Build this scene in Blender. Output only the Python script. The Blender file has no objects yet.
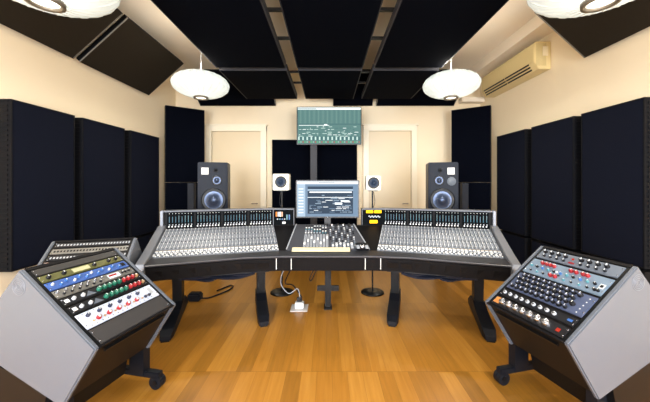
import bpy, bmesh, math, random
from mathutils import Vector, Matrix
random.seed(7)
PI=math.pi; C=bpy.context.scene.collection
CAMH=1.48; FPX=300.0
# ---------------------------------------------------------------- materials
MATS={}
def lin(c): return tuple(((x/255)/12.92 if x/255<=.04045 else ((x/255+.055)/1.055)**2.4) for x in c)
def mat(name,col,rough=.5,metal=0,emit=None,es=0,noise=0,nscale=40,bump=0,spec=None,coat=0,sheen=0):
    if name in MATS: return MATS[name]
    m=bpy.data.materials.new(name); m.use_nodes=True; n=m.node_tree.nodes; l=m.node_tree.links
    b=n['Principled BSDF']; c=lin(col)
    b.inputs['Base Color'].default_value=(*c,1); b.inputs['Roughness'].default_value=rough; b.inputs['Metallic'].default_value=metal
    if spec is not None: b.inputs['Specular IOR Level'].default_value=spec
    if coat: b.inputs['Coat Weight'].default_value=coat; b.inputs['Coat Roughness'].default_value=.1
    if sheen: b.inputs['Sheen Weight'].default_value=sheen
    if emit: b.inputs['Emission Color'].default_value=(*lin(emit),1); b.inputs['Emission Strength'].default_value=es
    if noise or bump:
        tc=n.new('ShaderNodeTexCoord'); nt=n.new('ShaderNodeTexNoise'); nt.inputs['Scale'].default_value=nscale; nt.inputs['Detail'].default_value=4
        l.new(tc.outputs['Object'],nt.inputs['Vector'])
        if noise:
            mx=n.new('ShaderNodeMix'); mx.data_type='RGBA'
            mx.inputs[6].default_value=(*[x*(1-noise) for x in c],1); mx.inputs[7].default_value=(*[min(1,x*(1+noise)) for x in c],1)
            l.new(nt.outputs['Fac'],mx.inputs[0]); l.new(mx.outputs[2],b.inputs['Base Color'])
        if bump:
            bp=n.new('ShaderNodeBump'); bp.inputs['Strength'].default_value=bump; bp.inputs['Distance'].default_value=.004
            l.new(nt.outputs['Fac'],bp.inputs['Height']); l.new(bp.outputs[0],b.inputs['Normal'])
    MATS[name]=m; return m
WALL=mat('wall_plaster',(241,224,192),.85,noise=.02,nscale=3,bump=.05)
CEIL=mat('ceiling_plaster',(240,228,208),.9,noise=.02,nscale=2)
TRIM=mat('painted_trim',(244,232,206),.45)
DOORM=mat('painted_door',(222,203,168),.4,noise=.015,nscale=6)
FAB=mat('acoustic_fabric',(11,15,28),.9,noise=.25,nscale=90,bump=.35,spec=.1)
FABB=mat('cloud_fabric',(5,7,15),.92,noise=.2,nscale=80,bump=.3,spec=.03)
FABO=mat('tilted_fabric',(40,35,27),.9,noise=.15,nscale=60,bump=.2,spec=.1)
FRAMEB=mat('black_panel_frame',(13,14,18),.6,spec=.12)
EDGE=mat('panel_edge_trim',(120,116,108),.5)
BLK=mat('black_metal',(9,10,12),.4,noise=.1,nscale=20,spec=.3)
BODY=mat('console_body',(20,19,20),.5,noise=.08,nscale=30,spec=.1)
ARM=mat('armrest_leather',(44,44,47),.4,noise=.08,nscale=60,bump=.1,spec=.25)
SIL=mat('silver_paint',(96,101,110),.42,metal=.25,noise=.03,nscale=120)
SILL=mat('silver_edge',(116,119,126),.4,metal=.3)
STRIP=mat('channel_strip_face',(112,118,126),.5,metal=.1,spec=.25)
STRIPD=mat('strip_groove',(40,44,50),.5)
WHT=mat('white_plastic',(214,215,214),.4)
LGR=mat('light_grey_plastic',(160,164,170),.45)
BRN=mat('scribble_strip',(150,124,84),.5)
CHR=mat('chrome',(170,172,178),.25,metal=1)
BKN=mat('black_knob',(11,11,14),.4,spec=.3)
RED=mat('red_knob',(136,22,28),.3,coat=.3)
GRN=mat('green_knob',(14,88,68),.3,coat=.3)
BLU=mat('blue_knob',(44,92,150),.3,coat=.3)
TEA=mat('teal_knob',(66,118,128),.35)
PCAR=mat('rack_body',(20,17,16),.5,noise=.1,nscale=50,spec=.2)
RUB=mat('rubber',(14,16,22),.5,spec=.25)
def emi(name,col,s): return mat(name,(8,8,8),.5,emit=col,es=s,spec=.04)
E_YEL=emi('lit_yellow',(255,190,20),1.6); E_TEAL=emi('lit_teal',(60,140,160),.8); E_WH=emi('lit_white',(235,240,245),.9)
E_RED=emi('lit_red',(210,60,40),.6); E_BLU=emi('lit_blue',(90,140,220),.6); E_OR=emi('lit_orange',(235,140,60),.9)
E_DK=mat('meter_glass',(5,8,11),.5,spec=.03)
def floor_mat():
    m=bpy.data.materials.new('oak_parquet'); m.use_nodes=True; n=m.node_tree.nodes; l=m.node_tree.links; b=n['Principled BSDF']
    tc=n.new('ShaderNodeTexCoord'); sp=n.new('ShaderNodeSeparateXYZ'); l.new(tc.outputs['Object'],sp.inputs[0])
    def M(op,a,bb=None,c=None):
        k=n.new('ShaderNodeMath'); k.operation=op
        for i,v in enumerate((a,bb,c)):
            if v is None: continue
            if isinstance(v,(int,float)): k.inputs[i].default_value=v
            else: l.new(v,k.inputs[i])
        return k.outputs[0]
    row=M('DIVIDE',M('SUBTRACT',sp.outputs['Y'],2.34-1.33*3),1.33); rf=M('FLOOR',row)
    colx=M('ADD',M('DIVIDE',sp.outputs['X'],.118),M('MULTIPLY',rf,.37)); cf=M('FLOOR',colx)
    cb=n.new('ShaderNodeCombineXYZ'); l.new(cf,cb.inputs[0]); l.new(rf,cb.inputs[1])
    wn=n.new('ShaderNodeTexWhiteNoise'); wn.noise_dimensions='2D'; l.new(cb.outputs[0],wn.inputs['Vector'])
    mp=n.new('ShaderNodeMapping'); mp.inputs['Scale'].default_value=(26,1.6,1); l.new(tc.outputs['Object'],mp.inputs[0])
    addv=n.new('ShaderNodeVectorMath'); addv.operation='ADD'; l.new(mp.outputs[0],addv.inputs[0])
    mv=n.new('ShaderNodeVectorMath'); mv.operation='SCALE'; mv.inputs['Scale'].default_value=30; l.new(wn.outputs['Color'],mv.inputs[0]); l.new(mv.outputs[0],addv.inputs[1])
    gn=n.new('ShaderNodeTexNoise'); gn.inputs['Scale'].default_value=1.5; gn.inputs['Detail'].default_value=5; gn.inputs['Distortion'].default_value=.6; l.new(addv.outputs[0],gn.inputs['Vector'])
    f=M('ADD',M('MULTIPLY',wn.outputs['Value'],.45),M('MULTIPLY',gn.outputs['Fac'],.5))
    cr=n.new('ShaderNodeValToRGB'); e=cr.color_ramp; e.elements[0].position=.15; e.elements[0].color=(*lin((128,86,28)),1); e.elements[1].position=.95; e.elements[1].color=(*lin((184,133,58)),1)
    k=e.elements.new(.5); k.color=(*lin((157,106,37)),1)
    l.new(f,cr.inputs[0])
    jx=M('LESS_THAN',M('FRACT',colx),.022); jy=M('LESS_THAN',M('FRACT',row),.004)
    j=M('MULTIPLY',M('MAXIMUM',jx,jy),.4)
    mx=n.new('ShaderNodeMix'); mx.data_type='RGBA'; l.new(j,mx.inputs[0]); l.new(cr.outputs[0],mx.inputs[6]); mx.inputs[7].default_value=(*lin((90,50,16)),1)
    l.new(mx.outputs[2],b.inputs['Base Color'])
    b.inputs['Roughness'].default_value=.33; b.inputs['Specular IOR Level'].default_value=.35; l.new(M('ADD',M('MULTIPLY',gn.outputs['Fac'],.12),.26),b.inputs['Roughness'])
    return m
FLOORM=floor_mat()
# ---------------------------------------------------------------- mesh helpers
class MB:
    def __init__(s): s.bm=bmesh.new(); s.mats=[]; 
    def mi(s,m):
        if m not in s.mats: s.mats.append(m)
        return s.mats.index(m)
    def box(s,a,b,m,M=None,bev=0):
        a,b=[min(a[i],b[i]) for i in range(3)],[max(a[i],b[i]) for i in range(3)]
        co=[(x,y,z) for x in(a[0],b[0]) for y in(a[1],b[1]) for z in(a[2],b[2])]
        vs=[s.bm.verts.new((M@Vector(c)) if M else c) for c in co]
        fs=[s.bm.faces.new([vs[i] for i in q]) for q in((0,1,3,2),(4,6,7,5),(0,4,5,1),(2,3,7,6),(0,2,6,4),(1,5,7,3))]
        if bev:
            r=bmesh.ops.bevel(s.bm,geom=list({e for f in fs for e in f.edges}),offset=bev,segments=2,affect='EDGES')
            fs=list({f for f in r['faces']}|{f for f in fs if f.is_valid})
        k=s.mi(m)
        for f in fs: f.material_index=k
        return s
    def prism(s,poly,d,m,bev=0):
        """poly: list of 3D points, extruded by vector d"""
        d=Vector(d); A=[s.bm.verts.new(p) for p in poly]; B=[s.bm.verts.new(Vector(p)+d) for p in poly]
        n=len(poly); fs=[s.bm.faces.new(A[::-1]),s.bm.faces.new(B)]
        for i in range(n): fs.append(s.bm.faces.new((A[i],A[(i+1)%n],B[(i+1)%n],B[i])))
        if bev:
            r=bmesh.ops.bevel(s.bm,geom=list({e for f in fs for e in f.edges}),offset=bev,segments=2,affect='EDGES')
            fs=list(set(r['faces'])|{f for f in fs if f.is_valid})
        k=s.mi(m)
        for f in fs: f.material_index=k
        return s
    def loft(s,secs,m,cap=True):
        R=[[s.bm.verts.new(p) for p in sec] for sec in secs]; n=len(secs[0]); fs=[]
        for a,b in zip(R,R[1:]):
            for i in range(n): fs.append(s.bm.faces.new((a[i],a[(i+1)%n],b[(i+1)%n],b[i])))
        if cap: fs+= [s.bm.faces.new(R[0][::-1]),s.bm.faces.new(R[-1])]
        k=s.mi(m)
        for f in fs: f.material_index=k
        return s
    def lathe(s,prof,m,seg=24,M=None,smooth=True,cap=False):
        """prof: (r,z) about local z"""
        rings=[]
        for r,z in prof:
            if r<1e-6: v=s.bm.verts.new((M@Vector((0,0,z))) if M else (0,0,z)); rings.append([v])
            else:
                ring=[]
                for i in range(seg):
                    a=2*PI*i/seg; p=Vector((r*math.cos(a),r*math.sin(a),z)); ring.append(s.bm.verts.new((M@p) if M else p))
                rings.append(ring)
        k=s.mi(m)
        for a,b in zip(rings,rings[1:]):
            for i in range(seg):
                j=(i+1)%seg
                if len(a)==1 and len(b)==1: continue
                if len(a)==1: f=s.bm.faces.new((a[0],b[j],b[i]))
                elif len(b)==1: f=s.bm.faces.new((a[i],a[j],b[0]))
                else: f=s.bm.faces.new((a[i],a[j],b[j],b[i]))
                f.material_index=k; f.smooth=smooth
        return s
    def cyl(s,p,q,r,m,seg=12,r2=None):
        p=Vector(p);q=Vector(q);d=q-p;L=d.length; r2=r if r2 is None else r2
        M=Matrix.Translation(p)@d.to_track_quat('Z','Y').to_matrix().to_4x4()
        return s.lathe([(0,0),(r,0),(r2,L),(0,L)],m,seg,M,smooth=False)
    def tube(s,pts,r,m,seg=6,sub=6):
        P=[Vector(p) for p in pts]; out=[]
        Q=[P[0]]+P+[P[-1]]
        for i in range(1,len(Q)-2):
            for t in range(sub):
                t/=sub; a,b,c,d=Q[i-1],Q[i],Q[i+1],Q[i+2]
                out.append(.5*((2*b)+(c-a)*t+(2*a-5*b+4*c-d)*t*t+(3*b-a-3*c+d)*t**3))
        out.append(P[-1]); secs=[]
        for i,p in enumerate(out):
            t=(out[min(i+1,len(out)-1)]-out[max(i-1,0)]); t=t.normalized() if t.length>1e-6 else Vector((0,0,1))
            x=t.cross(Vector((.13,.31,.94))); x.normalize(); y=t.cross(x)
            secs.append([p+(x*math.cos(2*PI*k/seg)+y*math.sin(2*PI*k/seg))*r for k in range(seg)])
        return s.loft(secs,m)
    def build(s,name,parent=None,M=None,smooth=False):
        bmesh.ops.recalc_face_normals(s.bm,faces=s.bm.faces)
        me=bpy.data.meshes.new(name); s.bm.to_mesh(me); s.bm.free()
        for m in s.mats: me.materials.append(m)
        if smooth:
            for p in me.polygons: p.use_smooth=True
        return link(name,me,parent,M)
def wm(o):
    M=o.matrix_basis.copy()
    return (wm(o.parent)@M) if o.parent else M
def link(name,me,parent=None,M=None):
    """M is the world matrix; without it a child's mesh is in its parent's frame"""
    o=bpy.data.objects.new(name,me); C.objects.link(o)
    if parent:
        o.parent=parent
        if M is not None: o.matrix_basis=wm(parent).inverted()@M
    elif M is not None: o.matrix_basis=M
    return o
def tag(o,label=None,cat=None,group=None,kind=None):
    if label: o['label']=label
    if cat: o['category']=cat
    if group: o['group']=group
    if kind: o['kind']=kind
    return o
def thing(name,label,cat,M=(0,0,0),group=None):
    o=bpy.data.objects.new(name,None); C.objects.link(o); o.empty_display_size=.1
    o.matrix_basis=M if isinstance(M,Matrix) else Matrix.Translation(M)
    return tag(o,label,cat,group)
def copy_tree(o,parent=None):
    c=o.copy(); C.objects.link(c)
    if parent: c.parent=parent
    for ch in [x for x in bpy.data.objects if x.parent==o]: copy_tree(ch,c)
    return c
def basis(ex,ey,ez,o):
    M=Matrix.Identity(4)
    for i,v in enumerate((ex,ey,ez,o)):
        for k in range(3): M[k][i]=v[k]
    return M
def struct(name,mb): o=mb.build(name); o['kind']='structure'; return o
def W(px,py,y): return Vector(((px-328)*y/FPX,y,CAMH-(py-182)*y/FPX))
# ---------------------------------------------------------------- room
WX=3.4; YB=6.7; YR=-2.2; ZC=3.95
struct('floor',MB().box((-WX-.1,YR-.1,-.1),(WX+.1,YB+.1,0),FLOORM))
struct('ceiling',MB().box((-WX-.1,YR-.1,ZC),(WX+.1,YB+.1,ZC+.1),CEIL))
struct('wall_left',MB().box((-WX-.1,YR,0),(-WX,YB,ZC),WALL))
struct('wall_right',MB().box((WX,YR,0),(WX+.1,YB,ZC),WALL))
struct('wall_back',MB().box((-WX-.1,YB,0),(WX+.1,YB+.1,ZC),WALL))
struct('trim_1',MB().box((WX-.32,YR,ZC-.2),(WX,YB,ZC),CEIL))
struct('trim_2',MB().box((-WX,YR,ZC-.2),(-WX+.32,YB,ZC),CEIL))
# wall behind the camera, with two unseen windows added to brighten the room
mb=MB(); wins=[(-2.7,-.5),(.5,2.7)]; zs,zt=.5,3.1
mb.box((-WX-.1,YR-.1,0),(WX+.1,YR,zs),WALL).box((-WX-.1,YR-.1,zt),(WX+.1,YR,ZC),WALL)
for a,b in((-WX-.1,-2.7),(-.5,.5),(2.7,WX+.1)): mb.box((a,YR-.1,zs),(b,YR,zt),WALL)
struct('wall_front',mb)
GL=bpy.data.materials.new('added_window_glass'); GL.use_nodes=True
n=GL.node_tree.nodes; n.clear(); o_=n.new('ShaderNodeOutputMaterial'); t_=n.new('ShaderNodeBsdfTransparent'); g_=n.new('ShaderNodeBsdfGlossy'); mx_=n.new('ShaderNodeMixShader'); mx_.inputs[0].default_value=.06
GL.node_tree.links.new(t_.outputs[0],mx_.inputs[1]); GL.node_tree.links.new(g_.outputs[0],mx_.inputs[2]); GL.node_tree.links.new(mx_.outputs[0],o_.inputs[0])
for k,(a,b) in enumerate(wins):
    m=MB(); t=.06
    m.box((a,YR-.08,zs),(a+t,YR-.02,zt),TRIM).box((b-t,YR-.08,zs),(b,YR-.02,zt),TRIM).box((a,YR-.08,zs),(b,YR-.02,zs+t),TRIM).box((a,YR-.08,zt-t),(b,YR-.02,zt),TRIM)
    m.box(((a+b)/2-.03,YR-.08,zs),((a+b)/2+.03,YR-.02,zt),TRIM)
    w=struct('added_window_%d'%(k+1),m)
    MB().box((a+t,YR-.055,zs+t),(b-t,YR-.05,zt-t),GL).build('pane',w)
for nm,a,b in(('left',(-WX,YR,0),(-WX+.02,YB,.12)),('right',(WX-.02,YR,0),(WX,YB,.12)),('back',(-WX,YB-.02,0),(WX,YB,.12))):
    struct('baseboard_'+nm,MB().box(a,b,TRIM,bev=.004))
# doors on the back wall: (outer x0,x1, top)
for k,(x0,x1,zt_,f0) in enumerate(((-2.70,-1.365,2.73,.125),(.78,1.965,2.73,.12))):
    m=MB(); y=YB
    m.box((x0,y-.09,0),(x0+f0,y,zt_),TRIM,bev=.008).box((x1-f0,y-.09,0),(x1,y,zt_),TRIM,bev=.008).box((x0,y-.095,zt_-f0),(x1,y,zt_),TRIM,bev=.008)
    m.box((x0-.03,y-.11,zt_),(x1+.03,y,zt_+.03),TRIM,bev=.006)
    m.box((x0+f0-.03,y-.06,0),(x0+f0,y,zt_-f0+.02),TRIM,bev=.006).box((x1-f0,y-.06,0),(x1-f0+.03,y,zt_-f0+.02),TRIM,bev=.006).box((x0+f0-.03,y-.06,zt_-f0),(x1-f0+.03,y,zt_-f0+.03),TRIM,bev=.006)
    d=struct('door_%d'%(k+1),m)
    p=MB(); a,b=x0+f0,x1-f0; p.box((a,y-.03,.01),(b,y-.001,zt_-f0),DOORM)
    p.build('door_leaf',d)
    MB().cyl((b-.08,y-.03,1.0),(b-.08,y-.08,1.0),.012,CHR).cyl((b-.08,y-.075,1.0),(b-.2,y-.075,1.0),.009,CHR).build('door_handle',d)
# ---------------------------------------------------------------- side wall acoustic panels
def side_panel(m,y0,y1,z0,z1,label,group,xf=3.2,grille=True):
    Mx=Matrix.Translation((m*(xf+.1),(y0+y1)/2,z0))
    t=thing('acoustic_panel',label,'acoustic panel',Mx,group)
    w=y1-y0; H=z1-z0; d=WX-xf; s=-m
    b=MB().box((-.1*s+(0 if True else 0),-w/2,0),(.085*s,w/2,H),FRAMEB)
    b.build('panel_box',t)
    MB().box((.085*s,-w/2+.012,.012),(.1*s,w/2-.012,H-.012),FAB,bev=.006).build('fabric_front',t)
    e=MB()
    for yy in(-w/2,w/2-.012): e.box((.085*s,yy,0),(.103*s,yy+.012,H),FRAMEB)
    for zz in(0,H-.012): e.box((.085*s,-w/2+.012,zz),(.103*s,w/2-.012,zz+.012),FRAMEB)
    e.build('edge_trim',t)
    if grille:
        g=MB(); k=int(H/.05)
        for i in range(k): g.box((-.085*s,-w/2-.008,.02+i*.05),(.07*s,-w/2,.045+i*.05),FRAMEB)
        g.build('side_slats',t)
zs_=[(3.03,3.79),(3.91,4.72),(4.87,5.68)]
posn=['nearest the camera','middle of its row','farthest, next to the corner']
for m,side in((-1,'left'),(1,'right')):
    for (a,b),pn in zip(zs_,posn):
        side_panel(m,a,b,.57 if m<0 else .60,2.32 if m<0 else 2.34,'tall blue-black panel on the %s wall, %s'%(side,pn),'upper acoustic panels on the %s wall'%side)
    for (a,b),pn in zip(zs_[1:] if m<0 else zs_,posn[1:] if m<0 else posn):
        side_panel(m,a,b,.04,.545 if m<0 else .57,'short black panel low on the %s wall, %s'%(side,pn),'lower acoustic panels on the %s wall'%side,grille=False)
# corner traps (two stacked) and slim column next to them
for m,side in((-1,'left'),(1,'right')):
    A=Vector((m*3.12,5.76,0)); B=Vector((m*2.54,6.18,0))
    ex=(B-A).normalized()*(-m); 
    if m>0: o=B; 
    else: o=A
    ex=((B-A) if m<0 else (A-B)).normalized(); ey=Vector((-ex.y,ex.x,0)); w=(B-A).length
    for z0,z1,lab in((0.0,1.47,'lower'),(1.475,2.96,'upper')):
        t=thing('corner_bass_trap','%s black fabric bass trap across the back %s corner'%(lab,side),'bass trap',basis(ex,ey,Vector((0,0,1)),o+Vector((0,0,z0))),'stacked bass traps in the back corners')
        MB().box((0,.012,0),(w,.12,z1-z0),FRAMEB).build('panel_box',t)
        MB().box((.006,0,.006),(w-.006,.012,z1-z0-.006),FABB,bev=.004).build('fabric_front',t)
    x0,x1=(2.34,2.45)
    o=MB().box((-.055,-.05,0),(.055,.05,1.46),mat('column_grey',(30,32,38),.6,noise=.1,spec=.2),bev=.006).build('slim_column',None,Matrix.Translation((m*2.36,5.2,0)))
    tag(o,'slim dark grey upright column beside the %s studio monitor'%side,'column')
# centre back wall panels
for x0,x1,lab in((-1.23,-.32,'left'),(-.31,.64,'right')):
    t=thing('acoustic_panel','tall black back wall panel behind the small screen, %s of the pair'%lab,'acoustic panel',((x0+x1)/2,YB-.066,0),'black panels between the two doors')
    w=(x1-x0)/2
    MB().box((-w,-.04,.02),(w,.06,2.41),FRAMEB).build('panel_box',t)
    MB().box((-w+.012,-.055,.032),(w-.012,-.04,2.398),FABB,bev=.005).build('fabric_front',t)
# ---------------------------------------------------------------- ceiling clouds
ZP=3.22
cols=[(-1.70,-.64,'left'),(-.47,.53,'middle'),(.70,1.735,'right')]
rows=[(4.68,6.28,'far'),(2.2,4.57,'second'),(-.2,2.1,'near')]
for y0,y1,rn in rows:
    for x0,x1,cn in cols:
        t=thing('ceiling_cloud','black hanging ceiling panel, %s row, %s column'%({'far':'farthest','second':'middle','near':'nearest'}[rn],cn),'ceiling panel',((x0+x1)/2,(y0+y1)/2,ZP),'hanging ceiling panels')
        w=(x1-x0)/2; l=(y1-y0)/2
        MB().box((-w+.012,-l+.012,-.004),(w-.012,l-.012,.02),FABB,bev=.004).build('fabric_face',t)
        f=MB()
        for a,b in(((-w,-l,.0),(-w+.02,l,.10)),((w-.02,-l,.0),(w,l,.10)),((-w+.02,-l,.0),(w-.02,-l+.02,.10)),((-w+.02,l-.02,.0),(w-.02,l,.10))): f.box(a,b,mat('cloud_rim',(52,52,56),.5,spec=.2))
        f.box((-w+.02,-l+.02,.08),(w-.02,l-.02,.10),FRAMEB).build('cloud_frame',t)
for i,y in enumerate((1.2,2.5,3.23,3.87,5.05,5.6)):
    t=thing('suspension_bar','thin black cross bar holding up the hanging ceiling panels, %s'%['first from the camera','second from the camera','third from the camera','fourth from the camera','second from the back wall','closest to the back wall'][i],'support bar',(0,y,ZP+.10),'cross bars above the hanging panels')
    MB().box((-1.6,-.02,0),(1.6,.02,.03),BLK).build('bar',t)
    for x in(-1.2,1.2): MB().cyl((x,0,.03),(x,0,ZC-ZP-.10),.006,BLK).build('hanger_rod',t)
# ---------------------------------------------------------------- tilted panels
def tilt(name,P,th,label,mt,group):
    """P: 4 corners of the visible face; thickness away from the room"""
    P=[Vector(p) for p in P]; nrm=(P[1]-P[0]).cross(P[3]-P[0]).normalized()
    cen=sum(P,Vector())/4
    if nrm.dot(Vector((0,3.2,1.5))-cen)>0: nrm=-nrm
    t=thing(name,label,'acoustic panel',cen,group)
    Q=[p-cen for p in P]
    MB().prism([q+nrm*.012 for q in Q],nrm*(th-.012),FRAMEB).build('panel_box',t)
    MB().prism([q*.985 for q in Q],nrm*.012,mt).build('fabric_face',t)
    e=MB()
    for i in range(4):
        a,b=Q[i],Q[(i+1)%4]; e.prism([a,b,b*.985,a*.985],nrm*.014,EDGE if i in(1,3) else FRAMEB)
    e.build('edge_trim',t)
    up=Vector((0,0,3.74 if abs(cen.x)>2.9 else ZC))
    a,b=Q[2]*.35+nrm*th,Q[3]*.35+nrm*th
    k=MB()
    for q in(a,b): k.cyl(q-nrm*.02,Vector((q.x,q.y,(3.75 if abs(cen.x+q.x)>3.08 else ZC)-cen.z)),.006,BLK,8)
    k.build('hanger_rod',t)
def sidetilt(m,y0,y1,label,zoff=0):
    tilt('tilted_panel',[(m*2.68,y0,3.68),(m*2.68,y1,3.68),(m*3.33,y1,3.09),(m*3.33,y0,3.09)],.07,label,FABO,'tilted panels between walls and ceiling')
sidetilt(-1,4.02,5.58,'tilted dark panel high on the left wall, the farther one')
sidetilt(-1,1.2,3.93,'long tilted dark panel high on the left wall, the nearer one')
sidetilt(1,1.2,3.9,'tilted dark panel high on the right wall in front of the air conditioner')
for x0,x1,lab in((-2.82,-1.15,'left end'),(.11,.98,'middle'),(1.06,2.78,'right end')):
    tilt('tilted_panel',[(x0,5.9,3.66),(x1,5.9,3.66),(x1,6.62,3.16),(x0,6.62,3.16)],.06,'tilted black panel above the back wall, %s of the row'%lab,FABB,'tilted panels above the back wall')
# ---------------------------------------------------------------- pendant lamps
SH=bpy.data.materials.new('lamp_shade_vinyl'); SH.use_nodes=True
n=SH.node_tree.nodes; l=SH.node_tree.links; n.clear(); out=n.new('ShaderNodeOutputMaterial')
df=n.new('ShaderNodeBsdfDiffuse'); tr=n.new('ShaderNodeBsdfTranslucent'); em=n.new('ShaderNodeEmission'); a1=n.new('ShaderNodeMixShader'); ad=n.new('ShaderNodeAddShader')
df.inputs[0].default_value=(.60,.63,.62,1); tr.inputs[0].default_value=(.30,.34,.35,1); em.inputs[0].default_value=(1,.97,.88,1); em.inputs[1].default_value=.10
a1.inputs[0].default_value=.45
l.new(df.outputs[0],a1.inputs[1]); l.new(tr.outputs[0],a1.inputs[2]); l.new(a1.outputs[0],ad.inputs[0]); l.new(em.outputs[0],ad.inputs[1]); l.new(ad.outputs[0],out.inputs[0])
RING=mat('lamp_ring',(120,112,98),.4,metal=.4); BULB=emi('bulb_glass',(255,246,225),2.2)
WIRE=mat('shade_rib',(196,198,190),.6)
def make_lamp():
    t=thing('pendant_lamp','x','lamp',(0,0,0),'white saucer pendant lamps')
    R=.405;H=.185; prof=[]
    for i in range(17):
        a=-PI/2+PI*i/16; r=R*math.cos(a)**.95 if math.cos(a)>1e-6 else 0; prof.append((max(.085,r),H*math.sin(a)))
    b=MB(); seg=96; rings=[]
    for r,z in prof:
        ring=[]
        for k in range(seg):
            a=2*PI*k/seg; rr=r*(1-.010*(k%2)*min(1,(r/.2))); ring.append(b.bm.verts.new((rr*math.cos(a),rr*math.sin(a),z)))
        rings.append(ring)
    b.mi(SH)
    for p,q in zip(rings,rings[1:]):
        for k in range(seg): b.bm.faces.new((p[k],p[(k+1)%seg],q[(k+1)%seg],q[k]))
    b.build('lamp_shade',t)
    rb=MB()
    for k in range(24):
        a=2*PI*(k*4)/seg
        rb.tube([((r+.002)*math.cos(a),(r+.002)*math.sin(a),z) for r,z in prof[::2]],.003,WIRE,seg=4,sub=2)
    rb.build('shade_ribs',t)
    rg=MB().lathe([(.078,-.19),(.078,-.205),(.105,-.205),(.105,-.175),(.078,-.175)],RING,32); rg.build('bottom_ring',t)
    MB().lathe([(.0,.21),(.09,.20),(.09,.18),(0,.18)],RING,24).build('top_cap',t)
    MB().lathe([(0,-.194),(.03,-.193),(.078,-.187),(.078,-.183),(0,-.183)],BULB,24).build('diffuser',t)
    MB().cyl((0,0,.20),(0,0,.99),.004,WHT,8).build('cord',t)
    MB().lathe([(0,1.01),(.05,1.01),(.05,.985),(0,.975)],WHT,20).build('ceiling_rose',t)
    return t
lamp0=make_lamp()
LP=[(-1.98,2.1,'saucer pendant lamp at the top left, cut off by the photo edge'),(1.91,2.1,'saucer pendant lamp at the top right, cut off by the photo edge'),
    (-1.905,4.5,'smaller-looking saucer pendant lamp over the left speaker corner'),(1.845,4.5,'smaller-looking saucer pendant lamp over the right speaker, by the air conditioner'),
    (-1.98,-.3,'saucer pendant lamp added unseen behind the camera on the left'),(1.91,-.3,'saucer pendant lamp added unseen behind the camera on the right')]  # this last pair is out of view, added for more light
for i,(x,y,lb) in enumerate(LP):
    t=lamp0 if i==0 else copy_tree(lamp0)
    t.location=(x,y,2.935 if y>3 else 2.93); t.scale=(1,1,1) if y>3 else (1.08,1.08,1); t['label']='white '+lb
    ld=bpy.data.lights.new('bulb','POINT'); ld.energy=7.5; ld.color=(1,.93,.83); ld.shadow_soft_size=.05
    lo=bpy.data.objects.new('bulb',ld); C.objects.link(lo); lo.location=(x,y,2.98)
    for nm,z,rx,en in(('downlight',2.72,0,15),('uplight',3.16,PI,5)):
        ld=bpy.data.lights.new(nm,'AREA'); ld.shape='DISK'; ld.size=.16; ld.energy=en; ld.color=(1,.93,.82)
        lo=bpy.data.objects.new(nm,ld); C.objects.link(lo); lo.location=(x,y,z); lo.rotation_euler=(rx,0,0)
# ---------------------------------------------------------------- air conditioner and duct
CREAM=mat('aged_plastic',(216,196,142),.4,noise=.03,nscale=10)
t=thing('air_conditioner','long cream air conditioner mounted high on the right wall','air conditioner',(3.262,5.3,3.2))
prof=[(.13,0),(.13,.42),(-.10,.42),(-.13,.38),(-.13,.12),(-.06,0)]
MB().prism([(x,-.74,z) for x,z in prof],(0,1.56,0),CREAM,bev=.008).build('casing',t)
v=MB()
for y0,y1 in((-.62,.0),(.03,.72)):
    for k in range(3): v.box((-.137+.024*k,y0,.115-.04*k-.022),(-.128+.024*k,y1,.115-.04*k),BLK)
v.build('air_slot',t)
g=MB()
for k in range(9): g.box((-.1+.018*k,-.744,.05),(-.095+.018*k,-.74,.39),mat('aged_plastic_line',(178,160,112),.5))
g.build('end_grille',t)
MB().box((-.0,-.747,.2),(.08,-.74,.34),mat('sticker',(226,212,176),.5)).build('sticker',t)
o=MB().box((-.25,-.1,0),(.24,.11,.10),CEIL,bev=.01).build('duct_cover',None,Matrix.Translation((3.155,6.585,3.22)))
tag(o,'small white duct cover in the corner at the far end of the air conditioner','duct')
# ---------------------------------------------------------------- mixing console
con=thing('mixing_console','wide angled black and silver mixing console in the middle of the room','mixing console',(0,3.45,0))
CI=Matrix.Translation((0,-3.45,0))
I4=Matrix.Identity(4)
def P(m,u,v,z): return Vector((m*(.53+.961*u+.276*v),3.25-.276*u+.961*v,z))
ST=[(-1,1.25,-.20),(-1,.37,-.135),(-1,0,-.187),(1,0,-.187),(1,.37,-.135),(1,1.25,-.20)]
def cloft(secf,m): return MB().loft([[P(mm,u,v,z) for v,z in secf(vf)] for mm,u,vf in ST],m)
cloft(lambda vf:[(vf+.012,.69),(-.03,.70),(0,.725),(.58,.925),(.62,.93),(.62,.62),(.1,.53),(vf+.04,.56)],BODY).build('body',con,I4)
cloft(lambda vf:[(vf,.700),(vf-.004,.712),(vf+.004,.724),(-.03,.738),(-.004,.738),(-.03,.702)],ARM).build('armrest',con,I4)
mb=cloft(lambda vf:[(vf-.006,.711),(vf-.007,.715),(vf-.001,.722),(vf,.714)],mat('edge_highlight_grey',(74,74,78),.4)); mb.build('armrest_highlight_line',con,I4)  # lighter grey strip paints the highlight along the armrest's front edge
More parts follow.
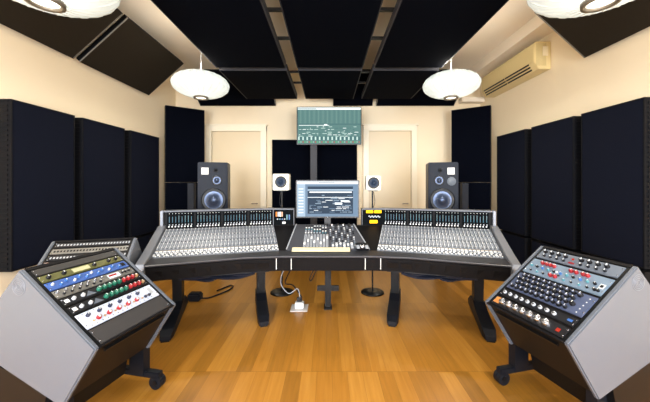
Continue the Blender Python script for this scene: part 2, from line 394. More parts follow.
# fascia slots
for m in(-1,1):
    f=MB(); 
    for k in range(8):
        u0=.12+k*.14; vf=-.135-.065*max(0,(u0-.37))/.88-.05*max(0,.37-u0)/.37
        A,B=P(m,u0,vf+.022,.655),P(m,u0+.11,vf+.022,.655)
        f.prism([A,B,B+Vector((0,.016,-.055)),A+Vector((0,.016,-.055))],(0,-.008,0),BLK)
    f.build('vent_slots',con,I4)
    for px in(276,291) if m<0 else (365.5,381):
        x=(px-328)*3.05/FPX
        MB().cyl((x,3.068,.70),(x,3.068,.585),.004,WHT,8).cyl((x,3.068,.695),(x,3.09,.695),.004,WHT,8).cyl((x,3.068,.59),(x,3.10,.59),.004,WHT,8).build('rail',con,I4)
    # silver side plate
    pts=[(-.235,.690),(-.22,.735),(-.02,.785),(.56,.975),(.62,.975),(.66,.56),(.1,.50),(-.19,.58)]
    D=P(m,1.31,0,0)-P(m,1.235,0,0)
    MB().prism([P(m,1.235,v,z) for v,z in pts],D,SILL,bev=.006).build('side_plate',con,I4)
    MB().prism([P(m,1.262,v,z) for v,z in((.575,.96),(.575,1.145),(.66,1.15),(.66,.96))],P(m,1.292,0,0)-P(m,1.262,0,0),SILL,bev=.004).build('bridge_end',con,I4)
    # bridge
    def bx(u0,u1,v0,v1,z0,z1,mt,mb): 
        return mb.prism([P(m,u0,v0,z0),P(m,u1,v0,z0),P(m,u1,v1,z0),P(m,u0,v1,z0)],(0,0,z1-z0),mt)
    b=MB(); bx(0,1.25,.615,.72,.90,1.13,BODY,b); b.build('meter_bridge',con,I4)
    b=MB(); bx(-.01,1.26,.585,.72,1.13,1.145,mat('bridge_rail',(84,86,92),.45,metal=.3),b); b.build('bridge_rail',con,I4)
    # buckets
    ez=Vector((0,0,1)); ex=Vector((.961,-.276*m,0)); eyb=Vector((.276*m,.961,0))
    for k in range(4):
        u0=.015+k*.3075; u1=u0+.285
        uo=u1 if m<0 else u0
        Mx=basis(ex,eyb,ez,P(m,uo,.595,.935))
        if m<0 and k==0:
            mm=MB().box((0,0,0),(.285,.02,.19),E_DK,bev=.003); pan=mm.build('meter_panel',con,Mx)
            PAN=pan.data
            q=MB().box((-.003,-.003,.07),(.003,0,.14),mat('meter_bar_dark',(30,66,84),.3,emit=(40,90,110),es=.25))
            METD=q.build('tmp'); METm=METD.data; bpy.data.objects.remove(METD)
            q=MB().box((-.003,-.003,.07),(.003,0,.10),mat('dim_teal',(20,60,72),.3,emit=(50,120,140),es=.35)).box((-.003,-.003,.102),(.003,0,.15),mat('meter_grey',(60,84,92),.4,emit=(110,140,146),es=.18))
            d=q.build('tmp'); MET2=d.data; bpy.data.objects.remove(d)
            q=MB().box((-.010,-.012,.016),(.004,0,.032),WHT,bev=.002).box((-.002,-.01,.038),(.008,0,.052),LGR).box((-.003,-.005,.172),(.003,0,.178),WHT)
            d=q.build('tmp'); METK=d.data; bpy.data.objects.remove(d)
        else: pan=link('meter_panel',PAN,con,Mx)
        for c in range(8):
            L=Matrix.Translation((.024+c*.0338,0,0))
            link('meter',METm if random.random()<.45 else MET2,pan,Mx@L)
            link('meter_knob',METK,pan,Mx@L)['kind']='stuff'
    # channel strips
    sl=math.atan2(.20,.58); ey=eyb*math.cos(sl)+ez*math.sin(sl); ezn=ex.cross(ey)
    O=P(m,1.23,0,.729) if m<0 else P(m,0,0,.729)
    Mf=basis(ex,ey,ezn,O); pw=1.23/32; LEN=.6
    if m<0:
        q=MB().box((.001,0,0),(pw-.001,LEN,.010),STRIP).box((.0125,.02,.010),(.0155,.095,.0105),STRIPD).box((.004,.118,.010),(pw-.004,.130,.0115),BRN)
        q.box((pw-.001,0,0),(pw,LEN,.006),STRIPD).box((.003,.30,.0101),(pw-.003,.306,.0108),STRIPD).box((.003,.45,.0101),(pw-.003,.455,.0108),STRIPD)
        d=q.build('tmp'); SM=d.data; bpy.data.objects.remove(d)
        q=MB()
        for r in range(17):
            y=.155+r*.0258
            q.box((.007,y,.01),(.014,y+.019,.020),(LGR,WHT,LGR)[r%3])
            q.box((.025,y+.003,.01),(.030,y+.017,.015),LGR if r%5 else BKN)
        q.box((.024,.02,.01),(.033,.035,.016),WHT).box((.024,.045,.01),(.033,.058,.016),BKN).box((.024,.07,.01),(.033,.083,.016),WHT).box((.005,.100,.01),(.032,.112,.018),WHT)
        d=q.build('tmp'); KM=d.data; bpy.data.objects.remove(d)
        d=MB().box((.0035,-.014,.01),(.0215,.014,.026),WHT,bev=.003).box((.004,-.001,.026),(.021,.001,.0265),BKN).build('tmp'); FM=d.data; bpy.data.objects.remove(d)
    for c in range(32):
        Ms=Mf@Matrix.Translation((c*pw,0,0))
        s=link('channel_strip',SM,con,Ms)
        link('knob_column',KM,s,Ms)['kind']='stuff'
        link('fader',FM,s,Ms@Matrix.Translation((0,.036+.022*((c*7)%3)/2,0)))
    # legs
    for u in(.17,1.07):
        lg=MB(); a=.06
        lg.loft([[P(m,u-.045,.36,.05),P(m,u+.045,.36,.05),P(m,u+.045,.50,.05),P(m,u-.045,.50,.05)],[P(m,u-.05,.32,.60),P(m,u+.05,.32,.60),P(m,u+.05,.48,.60),P(m,u-.05,.48,.60)]],BLK)
        L=lg.build('leg',con,I4)
        fsec=lambda v,h0,h1,w:[P(m,u-w,v,h0),P(m,u+w,v,h0),P(m,u+w,v,h1),P(m,u-w,v,h1)]
        vfr=-.14 if u<.5 else -.19
        MB().loft([fsec(vfr,.012,.05,.045),fsec(vfr+.08,.012,.085,.06),fsec(.22,.02,.13,.06),fsec(.34,.03,.17,.06),fsec(.52,.03,.17,.06),fsec(.72,.012,.06,.05)],RUB).build('foot',L,I4)
        MB().loft([fsec(vfr-.004,.0,.012,.036),fsec(vfr+.08,.0,.012,.036)],BLK).build('glide',L,I4)
    mbx=MB(); bx(.08,1.2,.30,.52,.43,.585,mat('cable_tray',(16,18,24),.6),mbx); mbx.build('cable_tray',con,I4)
    cb=MB()
    for j in range(5):
        pts=[P(m,.25+i*.16,.30+.04*((i+j)%2)+.02*j,.43-.05*((i*3+j*2)%4)/3*(1 if i not in(0,5) else .2)) for i in range(6)]
        cb.tube(pts,.02,mat('cable_sheath',(22,28,44),.5))
    cb.build('cable_bundle',con,I4)['kind']='stuff'
# centre post
MB().box((-.035,3.50,.0),(.035,3.57,.60),BLK,bev=.004).box((-.045,3.47,.0),(.045,3.6,.02),BLK).box((-.13,3.575,.18),(.13,3.60,.245),BLK,bev=.004).build('centre_post',con,I4)
# centre section
ezc=Vector((0,0,1)); slc=math.atan2(.2,.557); eyc=Vector((0,math.cos(slc),math.sin(slc))); exc=Vector((1,0,0)); Mc=basis(exc,eyc,exc.cross(eyc),Vector((0,3.25,.727)))
CP=mat('centre_panel_grey',(66,67,72),.5,spec=.2)
cpan=MB().prism([(-.45,.01,0),(.45,.01,0),(.325,.59,0),(-.40,.59,0)],(0,0,.02),CP,bev=.003).build('centre_panel',con,Mc)
rim=MB()
for a,b in(((-.45,.01),(-.40,.59)),((.45,.01),(.325,.59))):
    d=(Vector((b[0],b[1],0))-Vector((a[0],a[1],0))).normalized()*.006; nx=Vector((d.y,-d.x,0))
    A=Vector((*a,.02));B=Vector((*b,.02)); rim.prism([A-nx,A+nx,B+nx,B-nx],(0,0,.006),LGR)
rim.build('panel_rim',cpan,Mc)
Mt=Mc@Matrix.Translation((0,0,.02))
q=MB()
for i in range(8):
    x=-.275+i*.034
    for r in range(5): q.box((x,.36+r*.042,0),(x+.018,.374+r*.042,.008),(WHT,LGR,TEA,WHT,BKN)[(r+i//3)%5])
for i in range(9):
    x=.02+i*.034
    for r in range(9):
        k=(i*5+r*3)%7
        if k==0: continue
        q.box((x,.17+r*.044,0),(x+.018,.184+r*.044,.007),(WHT,LGR,STRIP,BKN,WHT,STRIP,BKN)[k])
q.build('button_field',cpan,Mt)['kind']='stuff'
for i in range(8):
    x=-.275+i*.036
    fd=MB().box((x,.06,0),(x+.026,.33,.004),LGR).box((x+.011,.07,.004),(x+.015,.32,.005),STRIPD).build('fader_slot',cpan,Mt)
    MB().box((x+.002,.10+(i*37%90)/600,.004),(x+.024,.135+(i*37%90)/600,.022),WHT,bev=.003).build('fader',fd,Mt)
for i in range(7):
    x=.04+i*.042
    fd=MB().box((x,.03,0),(x+.03,.15,.004),LGR if i%2 else STRIP).build('fader_slot',cpan,Mt)
    MB().box((x+.004,.06+.02*(i%3),.004),(x+.026,.085+.02*(i%3),.02),WHT,bev=.003).build('fader',fd,Mt)
q=MB()
for i in range(5): q.lathe([(0,.03),(.013,.028),(.015,0)],CHR if i%2 else BKN,12,Matrix.Translation((-.02+.07*i,.545,0)))
q.build('monitor_knobs',cpan,Mt)
# inner bridge modules
modules=((-.70,-.43),(.43,.735))
for k,(x0,x1) in enumerate(modules):
    b=MB().box((x0,3.83,.915),(x1,3.93,1.14),BODY,bev=.004).build('bridge_module',con,I4)
    fr=MB(); R_=mat('bridge_rail',(84,86,92),.45,metal=.3)
    fr.box((x0,3.815,1.128),(x1,3.93,1.142),R_).box((x0,3.815,.93),(x0+.008,3.83,1.13),R_).box((x1-.008,3.815,.93),(x1,3.83,1.13),R_).build('module_frame',b,I4)
    MB().box((x0+.01,3.822,.935),(x1-.01,3.83,1.125),E_DK).build('module_face',b,I4)
    if k==0:
        q=MB()
        for i in range(4): q.box((x0+.035+i*.024,3.815,1.04),(x0+.052+i*.024,3.822,1.10),(E_OR,LGR,WHT,mat('tan_label',(180,140,110),.5))[i])
        for i in range(6): q.box((x0+.05+i*.03,3.815,1.0),(x0+.065+i*.03,3.822,1.015+.05*(i>3)),(LGR,TEA,BLU)[i%3])
        q.box((x0+.12,3.812,.95),(x0+.16,3.822,.975),WHT).build('indicator_row',b,I4)
    else:
        for a,c,z0,z1 in((.055,.145,1.085,1.12),(.16,.25,1.085,1.12),(.10,.20,.955,.995)):
            MB().box((x0+a,3.812,z0),(x0+c,3.822,z1),E_YEL,bev=.003).build('yellow_indicator',b,I4)
        q=MB(); x=x0+.085
        pts=[(x+i*.0125,3.819,1.04+.012*math.sin(i*2.1)) for i in range(13)]
        q.tube(pts,.0045,E_WH,seg=5,sub=3).build('script_emblem',b,I4)
# ---------------------------------------------------------------- screens
BEZ=mat('bezel',(16,16,18),.35)
def screen(name,x0,x1,z0,z1,y,label,kind):
    t=thing(name,label,'monitor',((x0+x1)/2,y,z0)); w=(x1-x0)/2; H=z1-z0
    MB().box((-w,0,0),(w,.05,H),BEZ,bev=.006).build('housing',t)
    b=.018; q=MB(); X0,X1,Z0,Z1=-w+b,w-b,b,H-b
    def R(a,c,d,e,m,lv=1): q.box((X0+(X1-X0)*a,-.0004*lv-.001,Z0+(Z1-Z0)*d),(X0+(X1-X0)*c,.001,Z0+(Z1-Z0)*e),m)
    if kind=='tv':
        bg=emi('scr_teal',(92,128,124),.75); dk=emi('scr_teal_dark',(66,100,104),.8); lt=emi('scr_pale',(190,214,206),.9); wh=emi('scr_white',(228,236,234),1.0)
        R(0,1,0,1,bg); R(0,1,.94,1,wh,2); R(0,.3,.955,.975,dk,3); R(0,1,.53,.55,dk,2)
        for i in range(28): R(.01+i*.0355,.014+i*.0355,.56,.93,emi('scr_teal_line',(126,160,150),.75) if i%2 else dk,3)
        for r in range(8):
            x=.02
            while x<.95:
                l=random.uniform(.01,.07)
                if random.random()<.6: R(x,min(.97,x+l),.2+r*.037,.212+r*.037,random.choice((lt,dk,wh)),4)
                x+=l+.02
        R(.02,.5,.50,.512,wh,4); R(.42,.47,.50,.54,wh,5)
        for i in range(30):
            R(.01+i*.033,.03+i*.033,.10,.19,(lt,dk)[i%2],4); R(.01+i*.033,.03+i*.033,.03,.06,emi(*((('scr_green',(90,180,110),.8)),(('scr_red2',(190,90,70),.7)),(('scr_g2',(150,190,170),.8)))[(i*5)%3]),4)
    else:
        bg=emi('scr_blue',(108,130,152),.9); dk=emi('scr_navy',(52,68,86),.8); wh=emi('scr_white2',(236,240,244),1.0); mid=emi('scr_mid',(160,180,198),.9)
        R(0,1,0,1,bg); R(0,1,.93,1,wh,2); R(.35,.62,.955,.975,dk,3); R(0,.13,0,.93,mid,2); R(.17,.92,.08,.86,dk,2); R(.17,.92,.74,.78,mid,3); R(.2,.9,.68,.715,wh,3)
        for r in range(11):
            x=.2
            while x<.88:
                l=random.uniform(.02,.12)
                if random.random()<.5: R(x,min(.9,x+l),.12+r*.048,.135+r*.048,random.choice((mid,wh,bg)),4)
                x+=l+.015
        R(.62,.74,.34,.40,wh,5); R(.72,.86,.42,.46,wh,5); R(.17,.92,.54,.555,wh,4)
        for i in range(9): R(.02,.1,.1+i*.085,.12+i*.085,wh,3)
    q.build('screen',t)
    return t
t=screen('desktop_monitor',-.402,.392,1.03,1.503,3.76,'smaller grey-blue lit screen standing on the console centre','desk')
MB().box((-.04,.05,-.09),(.04,.08,.2),BEZ).box((-.15,-.05,-.119),(.15,.09,-.104),BEZ,bev=.004).build('stand',t)
MB().cyl((.0,-.003,.010),(.0,.002,.010),.004,E_WH,8).build('power_light',t)
t=screen('wall_display',-.61,.655,2.21,2.95,5.85,'large teal-lit screen hung high above the console','tv')
pl=MB().box((.20-.06,.05,-2.21+.02),(.20+.0,.11,.5),mat('pole_grey',(58,58,62),.5,spec=.2))
pl=MB().box((-.37,.06,-2.17),(-.24,.12,.45),mat('pole_grey',(58,58,62),.5,spec=.2),bev=.006); pl.build('pole',t)
MB().box((-.6,-.2,-2.21),(.1,.35,-2.17),BLK,bev=.005).build('base',t)
MB().box((-.25,.05,.2),(.1,.09,.45),BLK).box((-.5,.05,.3),(.3,.07,.36),BLK).build('bracket',t)
# ---------------------------------------------------------------- big studio monitors
CAB=mat('speaker_cabinet',(24,28,38),.35,noise=.1,nscale=30,spec=.08); CONE=mat('silver_cone',(74,86,110),.35,metal=.6); DKC=mat('dark_cone',(14,15,19),.5,spec=.15)
def driver(t,name,x,z,r,cone,y=0):
    M=Matrix.Translation((x,y,z))@Matrix.Rotation(PI/2,4,'X')   # local z -> -y
    o=MB().lathe([(r*1.12,-.002),(r*1.12,.008),(r*1.0,.012),(r*.93,.006),(r*.88,.010),(r*.82,.004),(r*.35,-.0+.002)],BLK if r>.03 else DKC,32,M)
    d=o.build(name,t)
    MB().lathe([(r*.84,.0045),(r*.30,.002),(r*.30,.003),(r*.22,.016),(0,.022)],cone,32,M).build('cone',d)
    return d
def studio_monitor(m,label):
    ang=-m*.22
    t=thing('studio_monitor',label,'speaker',Matrix.Translation((m*1.775,4.62,.86))@Matrix.Rotation(ang,4,'Z'),'large studio monitors either side of the console')
    MB().box((-.22,0,0),(.22,.42,.925),CAB,bev=.012).build('cabinet',t)
    driver(t,'woofer',m*-.0+m*-.015,.34,.165,CONE); driver(t,'midrange',m*-.06,.645,.068,CONE); driver(t,'tweeter',m*-.045,.80,.028,DKC)
    MB().box((m*.06,-.004,.735),(m*.165,0,.84),WHT,bev=.002).box((m*.085,-.006,.765),(m*.14,-.004,.80),LGR).build('badge',t)
    if m>0: MB().lathe([(0,.004),(.062,.004),(.066,0)],mat('port_cover',(92,100,110),.6),24,Matrix.Translation((.12,0,.63))@Matrix.Rotation(PI/2,4,'X')).build('port_cover',t)
    s=thing('speaker_stand','black column stand under the %s studio monitor, behind the console'%('left' if m<0 else 'right'),'speaker stand',Matrix.Translation((m*1.755,4.62,0))@Matrix.Rotation(ang,4,'Z'),'stands under the studio monitors')
    MB().box((-.22,.02,0),(.22,.42,.03),BLK,bev=.004).build('base',s); MB().box((-.08,.14,.03),(.08,.30,.84),BLK).build('column',s); MB().box((-.22,.02,.84),(.22,.40,.86),BLK).build('top_plate',s)
studio_monitor(-1,'large dark studio monitor left of the console screen, beside the left corner trap')
studio_monitor(1,'large dark studio monitor right of the console screen, with a grey round port cover')
# small white cube speakers on stands
CRW=mat('cream_cube',(226,222,204),.4)
for m,px,bx_,lab in((-1,282,-.60,'left'),(1,372.5,.578,'right')):
    y=4.02; x=(px-328)*y/FPX
    s=thing('microphone_stand','thin black round-based stand under the %s small cube speaker'%lab,'speaker stand',(x,y,0),'round-based stands behind the console')
    MB().lathe([(0,.025),(.05,.025),(.15,.014),(.155,0),(0,0)],BLK,32).build('base',s)
    MB().cyl((0,0,.02),(0,0,1.36),.011,BLK,10).cyl((0,0,.7),(0,0,.78),.018,BLK,10).build('pole',s)
    MB().box((-.06,-.06,1.36),(.06,.06,1.372),BLK).build('top_plate',s)
    z0=CAMH-(186.5-182)*y/FPX
    c=thing('cube_speaker','small white cube speaker with one dark cone on a thin stand, %s of the screen'%lab,'speaker',(x,y-.02,1.372),'small white cube speakers')
    w=.107 if m<0 else .094
    MB().box((-w,-.08,0),(w,.10,2*w),CRW,bev=.008).build('cabinet',c)
    d=driver(c,'driver',0,w*1.02,.068,mat('blue_grey_cone',(40,52,70),.5,spec=.15),-.08)
    q=MB(); q.tube([(.015*m,.0,1.35),(.03*m,.0,1.2),(-.02*m,.0,1.05),(.0,.0,.85)],.004,RUB); q.build('cable',s)
# ---------------------------------------------------------------- outboard racks
SH_=dict(T=(-.498,.369),F=(0,0),B=(-.211,-.322),D=(-.885,-.066))
def rack_frame(F,yaw,m):
    u=Vector((m*math.cos(yaw),-math.sin(yaw),0)); wa=Vector((m*math.sin(yaw),math.cos(yaw),0)); return Vector(F),u,wa
def rack(F,yaw,m,label,w=.58,group=None):
    F,u,wa=rack_frame(F,yaw,m); Z=Vector((0,0,1)); zf=F.z
    base=Vector((F.x,F.y,0))+u*(-.45)+wa*(w/2)
    t=thing('rack_desk',label,'equipment rack',Matrix.Translation(base),'angled silver-sided equipment racks')
    def pt(k,y=0,du=0,dz=0): a=SH_[k]; return F+u*(a[0]+du)+Z*(a[1]+dz)+wa*y
    th=.028
    for y0 in(0,w-th):
        sp=MB().prism([pt(k,y0) for k in 'TFBD'],wa*th,SIL,bev=.007).build('side_panel',t,I4)
        if y0==0 or m*0: 
            cen=(pt('T',y0)*.78+pt('F',y0)*.10+pt('D',y0)*.12)-wa*.001
            # round emblem of concentric arcs
            nrm=-wa; X=u; q=MB(); LGO=mat('emblem_grey',(122,126,134),.4,metal=.3)
            Mx=basis(X,Z,X.cross(Z),cen); sg=1 if X.cross(Z).dot(nrm)>0 else -1
            for r in(.012,.022,.032,.042):
                q.lathe([(r,0),(r,.0012*sg),(r+.0035,.0012*sg),(r+.0035,0)],LGO,28,Mx)
            q.build('round_emblem',sp,I4)
    # carcass slightly inset
    ins=.014; S={k:Vector((*SH_[k],0)) for k in SH_}; c=sum(S.values(),Vector())/4
    poly=[]
    for k in 'TFBD':
        d=(S[k]-c); s_=S[k]-d.normalized()*ins*1.3; poly.append(F+u*s_.x+Z*s_.y+wa*th)
    MB().prism(poly,wa*(w-2*th),PCAR).build('carcass',t,I4)
    # black bezel rails along the face
    up=(u*SH_['T'][0]+Z*SH_['T'][1]); Ls=up.length; up.normalize(); 
    ez=(wa.cross(up)); 
    if ez.z<0: ez=-ez
    ex=up.cross(ez)
    left=F+(wa*0 if ex.dot(wa)>0 else wa*w)
    Mf=basis(ex,up,ez,left-ez*.012)
    b=MB().box((th,.0,0),(w-th,.012,.012),BODY).box((th,Ls-.02,0),(w-th,Ls,.012),BODY).box((th,.012,0),(th+.014,Ls-.02,.008),BLK).box((w-th-.014,.012,0),(w-th,Ls-.02,.008),BLK)
    b.build('face_frame',t,Mf)
    # front lip handle groove
    fb=(u*SH_['B'][0]+Z*SH_['B'][1]).normalized(); nf=wa.cross(fb); 
    if nf.dot(u)<0: nf=-nf
    a=F+fb*.05+wa*.08-nf*.012
    MB().prism([a,a+wa*(w-.16),a+wa*(w-.16)+fb*.012,a+fb*.012],nf*.016,BLK).build('handle',t,I4)
    # pedestal and feet
    B_=pt('B'); 
    q=MB(); zb=zf-.315
    for y0 in(.07,w+.03):
        a=F+u*(-.42)+wa*y0; a.z=.09
        lgm=MB().prism([a,a+wa*.06,a+wa*.06+u*.12,a+u*.12],(0,0,zb-.06+.03),RUB).build('leg',t,I4)
        g=F+u*(-.88)+wa*(y0+.005); g.z=.075
        MB().prism([g,g+wa*.05,g+wa*.05+u*.70,g+u*.70],(0,0,.045),RUB,bev=.006).build('foot_beam',lgm,I4)
        for uu in(.67,.03):
            c0=g+u*uu+wa*.0; c0.z=.048
            MB().cyl(c0-wa*.0,c0+wa*.028,.047,RUB,24).cyl(c0+wa*.032,c0+wa*.055,.047,RUB,24).cyl(c0-wa*.004,c0+wa*.06,.02,BLK,16).cyl(c0+wa*.03,c0+wa*.03+Z*.06,.014,BLK,10).build('caster',lgm,I4)
    d1=F+u*(-.70)+wa*th; d1.z=.13
    MB().loft([[d1+Vector((0,0,0)),d1+wa*(w-2*th),d1+wa*(w-2*th)+u*.3,d1+u*.3],[d1+Z*(zf-.315-.0),d1+wa*(w-2*th)+Z*(zf-.315),d1+wa*(w-2*th)+u*.36+Z*(zf-.38),d1+u*.36+Z*(zf-.38)]],BLK).build('lower_housing',t,I4)
    return Mf,Ls,th,w
def knob(t,x,y,r,h,m,cap=None):
    q=MB().lathe([(0,h),(r*.8,h),(r*.9,h*.9),(r,0)],m,12,Matrix.Translation((x,y,.010)))
    if cap: q.lathe([(0,h+.001),(r*.55,h+.001),(r*.55,h)],cap,10,Matrix.Translation((x,y,.010)))
    q.box((-.0012+x,y,.010+h),(x+.0012,y+r*.85,.0115+h),WHT)
    return q.build('knob',t)
def unit(fr,f0,f1,name,label,cat,face,group=None):
    """f0,f1: fraction from the top of the rack face"""
    Mf,Ls,th,w=fr; y1=Ls*(1-f0); y0=Ls*(1-f1)
    M=Mf@Matrix.Translation((th+.015,y0,.0005)); W_=w-2*th-.03; H=y1-y0-.003
    t=thing(name,label,cat,M,group)
    MB().box((0,0,0),(W_,H,.010),face,bev=.002).build('faceplate',t)
    q=MB()
    for x in(.008,W_-.008):
        for y in(H*.2,H*.8): q.lathe([(0,.002),(.0035,.0015),(.0035,0)],CHR,8,Matrix.Translation((x,y,.010)))
    q.build('screws',t)
    return t,W_,H
OLV=mat('olive_gold_face',(112,112,70),.4,metal=.5,noise=.1); BLF=mat('blue_face',(66,96,160),.35,metal=.2,noise=.05); SLF=mat('brushed_silver_face',(142,140,134),.35,metal=.6,noise=.1)
BKF=mat('black_face',(22,22,25),.4); WHF=mat('pale_blue_white_face',(186,194,212),.4); GRF=mat('charcoal_blank',(50,48,48),.5,noise=.05); DGF=mat('slate_face',(104,112,124),.4,metal=.3)
LBF=mat('blue_grey_face',(116,134,152),.4,metal=.3); NVF=mat('navy_silver_face',(88,98,126),.35,metal=.4)
# left front rack
fr=rack((-1.155,1.489,.645),.208,1,'large silver-sided rack desk at the front left, filled with coloured outboard units')
G='outboard units in the front left rack'
t,w,h=unit(fr,.035,.115,'blank_panel','dark blank panel at the top of the front left rack','blank panel',mat('blank_dark',(46,44,42),.5),G)
t,w,h=unit(fr,.125,.205,'compressor','olive-gold rack unit with black knobs, front left rack','audio unit',OLV,G)
for x in(.04,.12,.30,.40,.45): knob(t,x,h/2,.012,.014,BKN)
MB().box((.17,h*.2,.010),(.27,h*.8,.012),mat('pale_label',(170,168,130),.5)).build('label_plate',t)
t,w,h=unit(fr,.215,.31,'equalizer','blue-faced rack unit with rows of small blue buttons, front left rack','audio unit',BLF,G)
for i in range(12): knob(t,.03+i*.036,h*(.35 if i%2 else .62),.008,.010,BLU if i%3 else LGR)
MB().box((w-.045,h*.25,.010),(w-.02,h*.75,.013),BKN).build('switch',t)
t,w,h=unit(fr,.32,.41,'preamp','silver rack unit crowded with small knobs and a lit red display','audio unit',SLF,G)
for i in range(13): knob(t,.02+i*.021,h*(.3 if i%2 else .7),.0075,.010,BKN if i%2 else CHR)
MB().box((.31,h*.2,.010),(.39,h*.8,.012),E_WH).box((.315,h*.45,.012),(.37,h*.7,.0125),E_RED).build('display',t)
for i in range(3): knob(t,.41+i*.024,h*.5,.008,.012,BKN)
for j,(a,b) in enumerate(((.42,.51),(.525,.615))):
    t,w,h=unit(fr,a,b,'channel_preamp','black rack unit with green then red knobs, %s of the two'%('upper','lower')[j],'audio unit',BKF,G)
    MB().box((.015,h*.3,.010),(.035,h*.7,.013),WHT).build('label_plate',t)
    for i in range(2): knob(t,.06+i*.05,h*.5,.011,.012,LGR)
    q=MB(); q.prism([(.12,h*.2,.010),(.15,h*.8,.010),(.18,h*.2,.010)],(0,0,.002),DGF).build('meter',t)
    for i in range(5): knob(t,.205+i*.033,h*.5,.0145,.018,GRN,GRN)
    for i in range(3): knob(t,.372+i*.033,h*.5,.0145,.018,RED,RED)
    knob(t,.468,h*.5,.012,.014,mat('tan_knob',(150,120,84),.4))
t,w,h=unit(fr,.63,.80,'microphone_preamp','tall white rack unit with dark blue and red knobs, front left rack','audio unit',WHF,G)
for i in range(6):
    knob(t,.05+i*.064,h*.72,.011,.015,mat('navy_knob',(30,38,60),.3)); knob(t,.085+i*.062,h*.34,.013,.016,RED if i%2==0 or i<5 else BLU,WHT) if i<5 else None
    knob(t,.055+i*.064,h*.30,.006,.008,mat('tan_knob',(150,120,84),.4))
for i in range(2): knob(t,.40+i*.03,h*.3,.010,.013,mat('navy_knob',(30,38,60),.3))
q=MB()
for i in range(14): q.box((.03+i*.031,h*.08,.010),(.034+i*.031,h*.13,.011),BLK).box((.03+i*.031,h*.9,.010),(.036+i*.031,h*.93,.011),BLK)
q.box((w-.045,h*.35,.010),(w-.02,h*.8,.0108),LGR).build('printed_marks',t)
t,w,h=unit(fr,.81,.975,'blank_panel','charcoal blank panel at the bottom of the front left rack','blank panel',GRF,G)
# right front rack
fr=rack((1.226,1.531,.647),.243,-1,'large silver-sided rack desk at the front right, filled with black and red knobbed units')
G='outboard units in the front right rack'
t,w,h=unit(fr,.04,.185,'equalizer','grey rack unit with two groups of shiny black knobs, top of the front right rack','audio unit',DGF,G)
for g0 in(.035,.275):
    for i in range(4): knob(t,g0+i*.047,h*.68,.013,.02,BKN,LGR); knob(t,g0+.012+i*.045,h*.28,.009,.014,BKN,LGR)
MB().lathe([(0,.006),(.007,.005),(.008,0)],E_RED,12,Matrix.Translation((.225,h*.6,.010))).build('lamp',t)
MB().box((.215,h*.15,.010),(.25,h*.3,.0115),RED).build('label_plate',t)
t,w,h=unit(fr,.21,.43,'equalizer','blue-grey rack unit with pairs of red knobs and small lit lamps','audio unit',LBF,G)
for x in(.085,.115,.14,.165,.275,.305,.345,.37): knob(t,x,h*.80,.0125,.018,RED,RED)
for x in(.19,.22): knob(t,x,h*.22,.0125,.018,RED,RED)
for i in range(11): knob(t,.03+i*.04,h*.5,.009,.012,(TEA,BKN,BLU)[i%3])
for i in range(9): knob(t,.05+i*.045,h*.2 if i not in(3,4) else h*.35,.007,.010,(BKN,TEA)[i%2])
for i in range(2): MB().lathe([(0,.006),(.007,.005),(.008,0)],E_BLU if i else E_WH,12,Matrix.Translation((.205+i*.02,h*.52,.010))).build('lamp',t)
MB().box((w-.04,h*.35,.010),(w-.015,h*.6,.0115),WHT).box((w-.036,h*.4,.0115),(w-.02,h*.55,.012),BKN).build('switch',t)
for i in range(2): knob(t,w-.045+i*.018,h*.2,.009,.014,BKN)
t,w,h=unit(fr,.455,.705,'channel_strip_unit','dark blue rack unit packed with dense rows of black knobs','audio unit',NVF,G)
for r in range(4):
    for i in range(11): knob(t,.035+i*.036+(.018 if r%2 else 0),h*(.14+r*.24),.0155 if (i+r)%2 else .012,.018,BKN,NVF if (i*r)%3==0 else None)
q=MB()
for i in range(5): q.box((w-.04+.002*i,h*(.1+.18*i),.010),(w-.034+.002*i,h*(.14+.18*i),.011),WHT)
q.build('printed_marks',t)
t,w,h=unit(fr,.73,.825,'compressor','black rack unit with a row of small silver-rimmed knobs and a blue light','audio unit',BKF,G)
for i in range(9): knob(t,.03+i*.043,h*.5,.012,.010,LGR,BKN)
MB().box((w-.045,h*.4,.010),(w-.02,h*.65,.012),E_BLU).build('lamp',t)
t,w,h=unit(fr,.845,.965,'compressor','black rack unit with large silver knobs and an orange end, lowest in the right rack','audio unit',BKF,G)
MB().box((.012,h*.2,.010),(.055,h*.85,.013),mat('orange_plate',(196,130,70),.4)).build('label_plate',t)
for i in range(7): knob(t,.08+i*.05,h*.5,.022,.024,CHR,CHR)
MB().box((w-.055,h*.3,.010),(w-.035,h*.6,.012),E_RED).build('lamp',t)
# rack behind the left one
fr=rack((-2.298,2.173,.589),1.282,1,'silver-sided rack desk standing behind the front left rack',w=.66)
G='patch rows in the rack behind'
cl=[BKF,SLF,BKF,mat('pinkish_face',(170,150,140),.4,metal=.3),SLF,BKF,DGF,SLF]
nm=['topmost','second from the top','third from the top','fourth from the top','fifth from the top','sixth from the top','seventh from the top','lowest']
for i in range(8):
    t,w,h=unit(fr,.04+i*.115,.04+i*.115+.09,'patch_bay','%s rack row %s in the rack behind the front left one'%({0:'black',1:'silver',2:'black',3:'pinkish silver',4:'silver',5:'black',6:'slate grey',7:'silver'}[i],nm[i]),'patch bay',cl[i],G)
    q=MB()
    for k in range(24): q.box((.02+k*.0235,h*.3,.010),(.032+k*.0235,h*.65,.0115),BLK if i%2 else LGR)
    q.build('sockets',t)
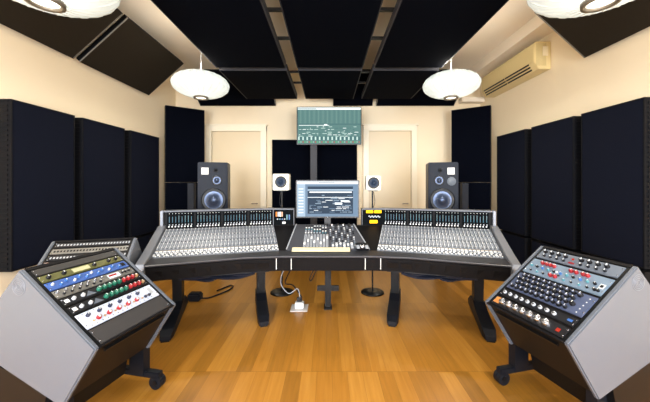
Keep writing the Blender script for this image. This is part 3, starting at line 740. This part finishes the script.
# ---------------------------------------------------------------- small things
o=MB().prism([(-.385,.0,0),(.235,.0,0),(.235,.072,0),(-.385,.072,0)],(0,0,.006),mat('cream_paper',(222,210,170),.6,noise=.06,nscale=14)).box((-.30,.008,.006),(-.05,.02,.0065),mat('tape_white',(236,232,214),.6)).build('label_strip',None,basis(exc,eyc,exc.cross(eyc),Vector((0,3.185,.741))))
tag(o,'long cream paper label strip on the armrest in front of the centre section','paper strip')
t=thing('trackball','small black and silver trackball at the right of the console centre','trackball',Matrix.Translation((.37,3.25,.76))@Matrix.Rotation(.30,4,'X'))
MB().box((-.07,-.055,0),(.07,.09,.025),BKN,bev=.008).build('housing',t)
MB().lathe([(0,.055),(.02,.05),(.03,.035),(.032,.025)],CHR,20).build('ball',t)
MB().box((-.065,-.05,.025),(-.03,.02,.032),LGR,bev=.003).box((.03,-.05,.025),(.065,.02,.032),LGR,bev=.003).build('buttons',t)
# floor socket
CLR=mat('pale_plate',(196,190,186),.3)
t=thing('floor_socket','white power outlet on a pale square plate under the console','power outlet',(-.335,3.52,0))
MB().box((-.10,-.10,0),(.10,.10,.008),CLR,bev=.003).build('plate',t)
MB().box((-.05,-.04,.008),(.05,.04,.075),WHT,bev=.006).build('outlet_box',t)
MB().box((-.03,-.01,.075),(.03,.03,.125),BKN,bev=.005).build('plug',t)
cabs=[('looping pale grey cable hanging from the console to the floor socket',[(-.36,3.40,.60),(-.50,3.42,.48),(-.55,3.5,.30),(-.46,3.5,.18),(-.36,3.54,.22),(-.33,3.53,.12)],LGR,.0045),
 ('thin black cable hanging under the console centre, left of the post',[(-.12,3.6,.60),(-.16,3.62,.45),(-.22,3.62,.32),(-.20,3.6,.30),(-.14,3.6,.42),(-.05,3.6,.58)],RUB,.006),
 ('black cable running from the floor socket up under the left wing',[(-.31,3.54,.12),(-.42,3.6,.24),(-.52,3.65,.25),(-.45,3.6,.42),(-.30,3.62,.60)],RUB,.007),
 ('thin black cable looping along the floor under the left wing',[(-1.60,3.72,.04),(-1.52,3.80,.012),(-1.44,3.9,.012),(-1.36,4.05,.012),(-1.33,4.2,.012),(-1.38,4.26,.012),(-1.43,4.18,.012),(-1.5,4.05,.012)],RUB,.010),
 ('thin black cable hanging under the console centre, right of the post',[(.14,3.62,.60),(.16,3.64,.52),(.2,3.64,.47),(.26,3.62,.50),(.30,3.6,.58)],RUB,.006)]
for lb,pts,mt,r in cabs: tag(MB().tube(pts,r,mt).build('cable'),lb,'cable')
t=thing('power_adapter','black cable adapter block on the floor behind the left outer console leg','power adapter',(-1.66,3.75,0))
MB().box((-.08,-.06,0),(.08,.06,.10),RUB,bev=.02).build('block',t)
# ---------------------------------------------------------------- lights
for a,b in wins:
    ld=bpy.data.lights.new('added_daylight','AREA'); ld.shape='RECTANGLE'; ld.size=b-a; ld.size_y=zt-zs; ld.energy=300; ld.color=(.88,.93,1)  # area light outside each added window, raises the room brightness
    lo=bpy.data.objects.new('added_daylight',ld); C.objects.link(lo); lo.location=((a+b)/2,YR-.25,(zs+zt)/2); lo.rotation_euler=(PI/2,0,0)
wd=bpy.data.worlds.new('World'); bpy.context.scene.world=wd; wd.use_nodes=True
bg=wd.node_tree.nodes['Background']; bg.inputs[0].default_value=(.75,.85,1,1); bg.inputs[1].default_value=.8
# ---------------------------------------------------------------- camera
cam=bpy.data.cameras.new('camera'); co=bpy.data.objects.new('camera',cam); C.objects.link(co)
co.location=(0,0,CAMH); co.rotation_euler=(PI/2,0,0); cam.sensor_width=36; cam.lens=36*FPX/650
cam.shift_x=-3/650; cam.shift_y=-19/650; cam.clip_start=.05
S=bpy.context.scene; S.camera=co
S.view_settings.view_transform='Standard'; S.view_settings.look='None'; S.view_settings.gamma=1; S.view_settings.exposure=0.8; S.view_settings.use_curve_mapping=False
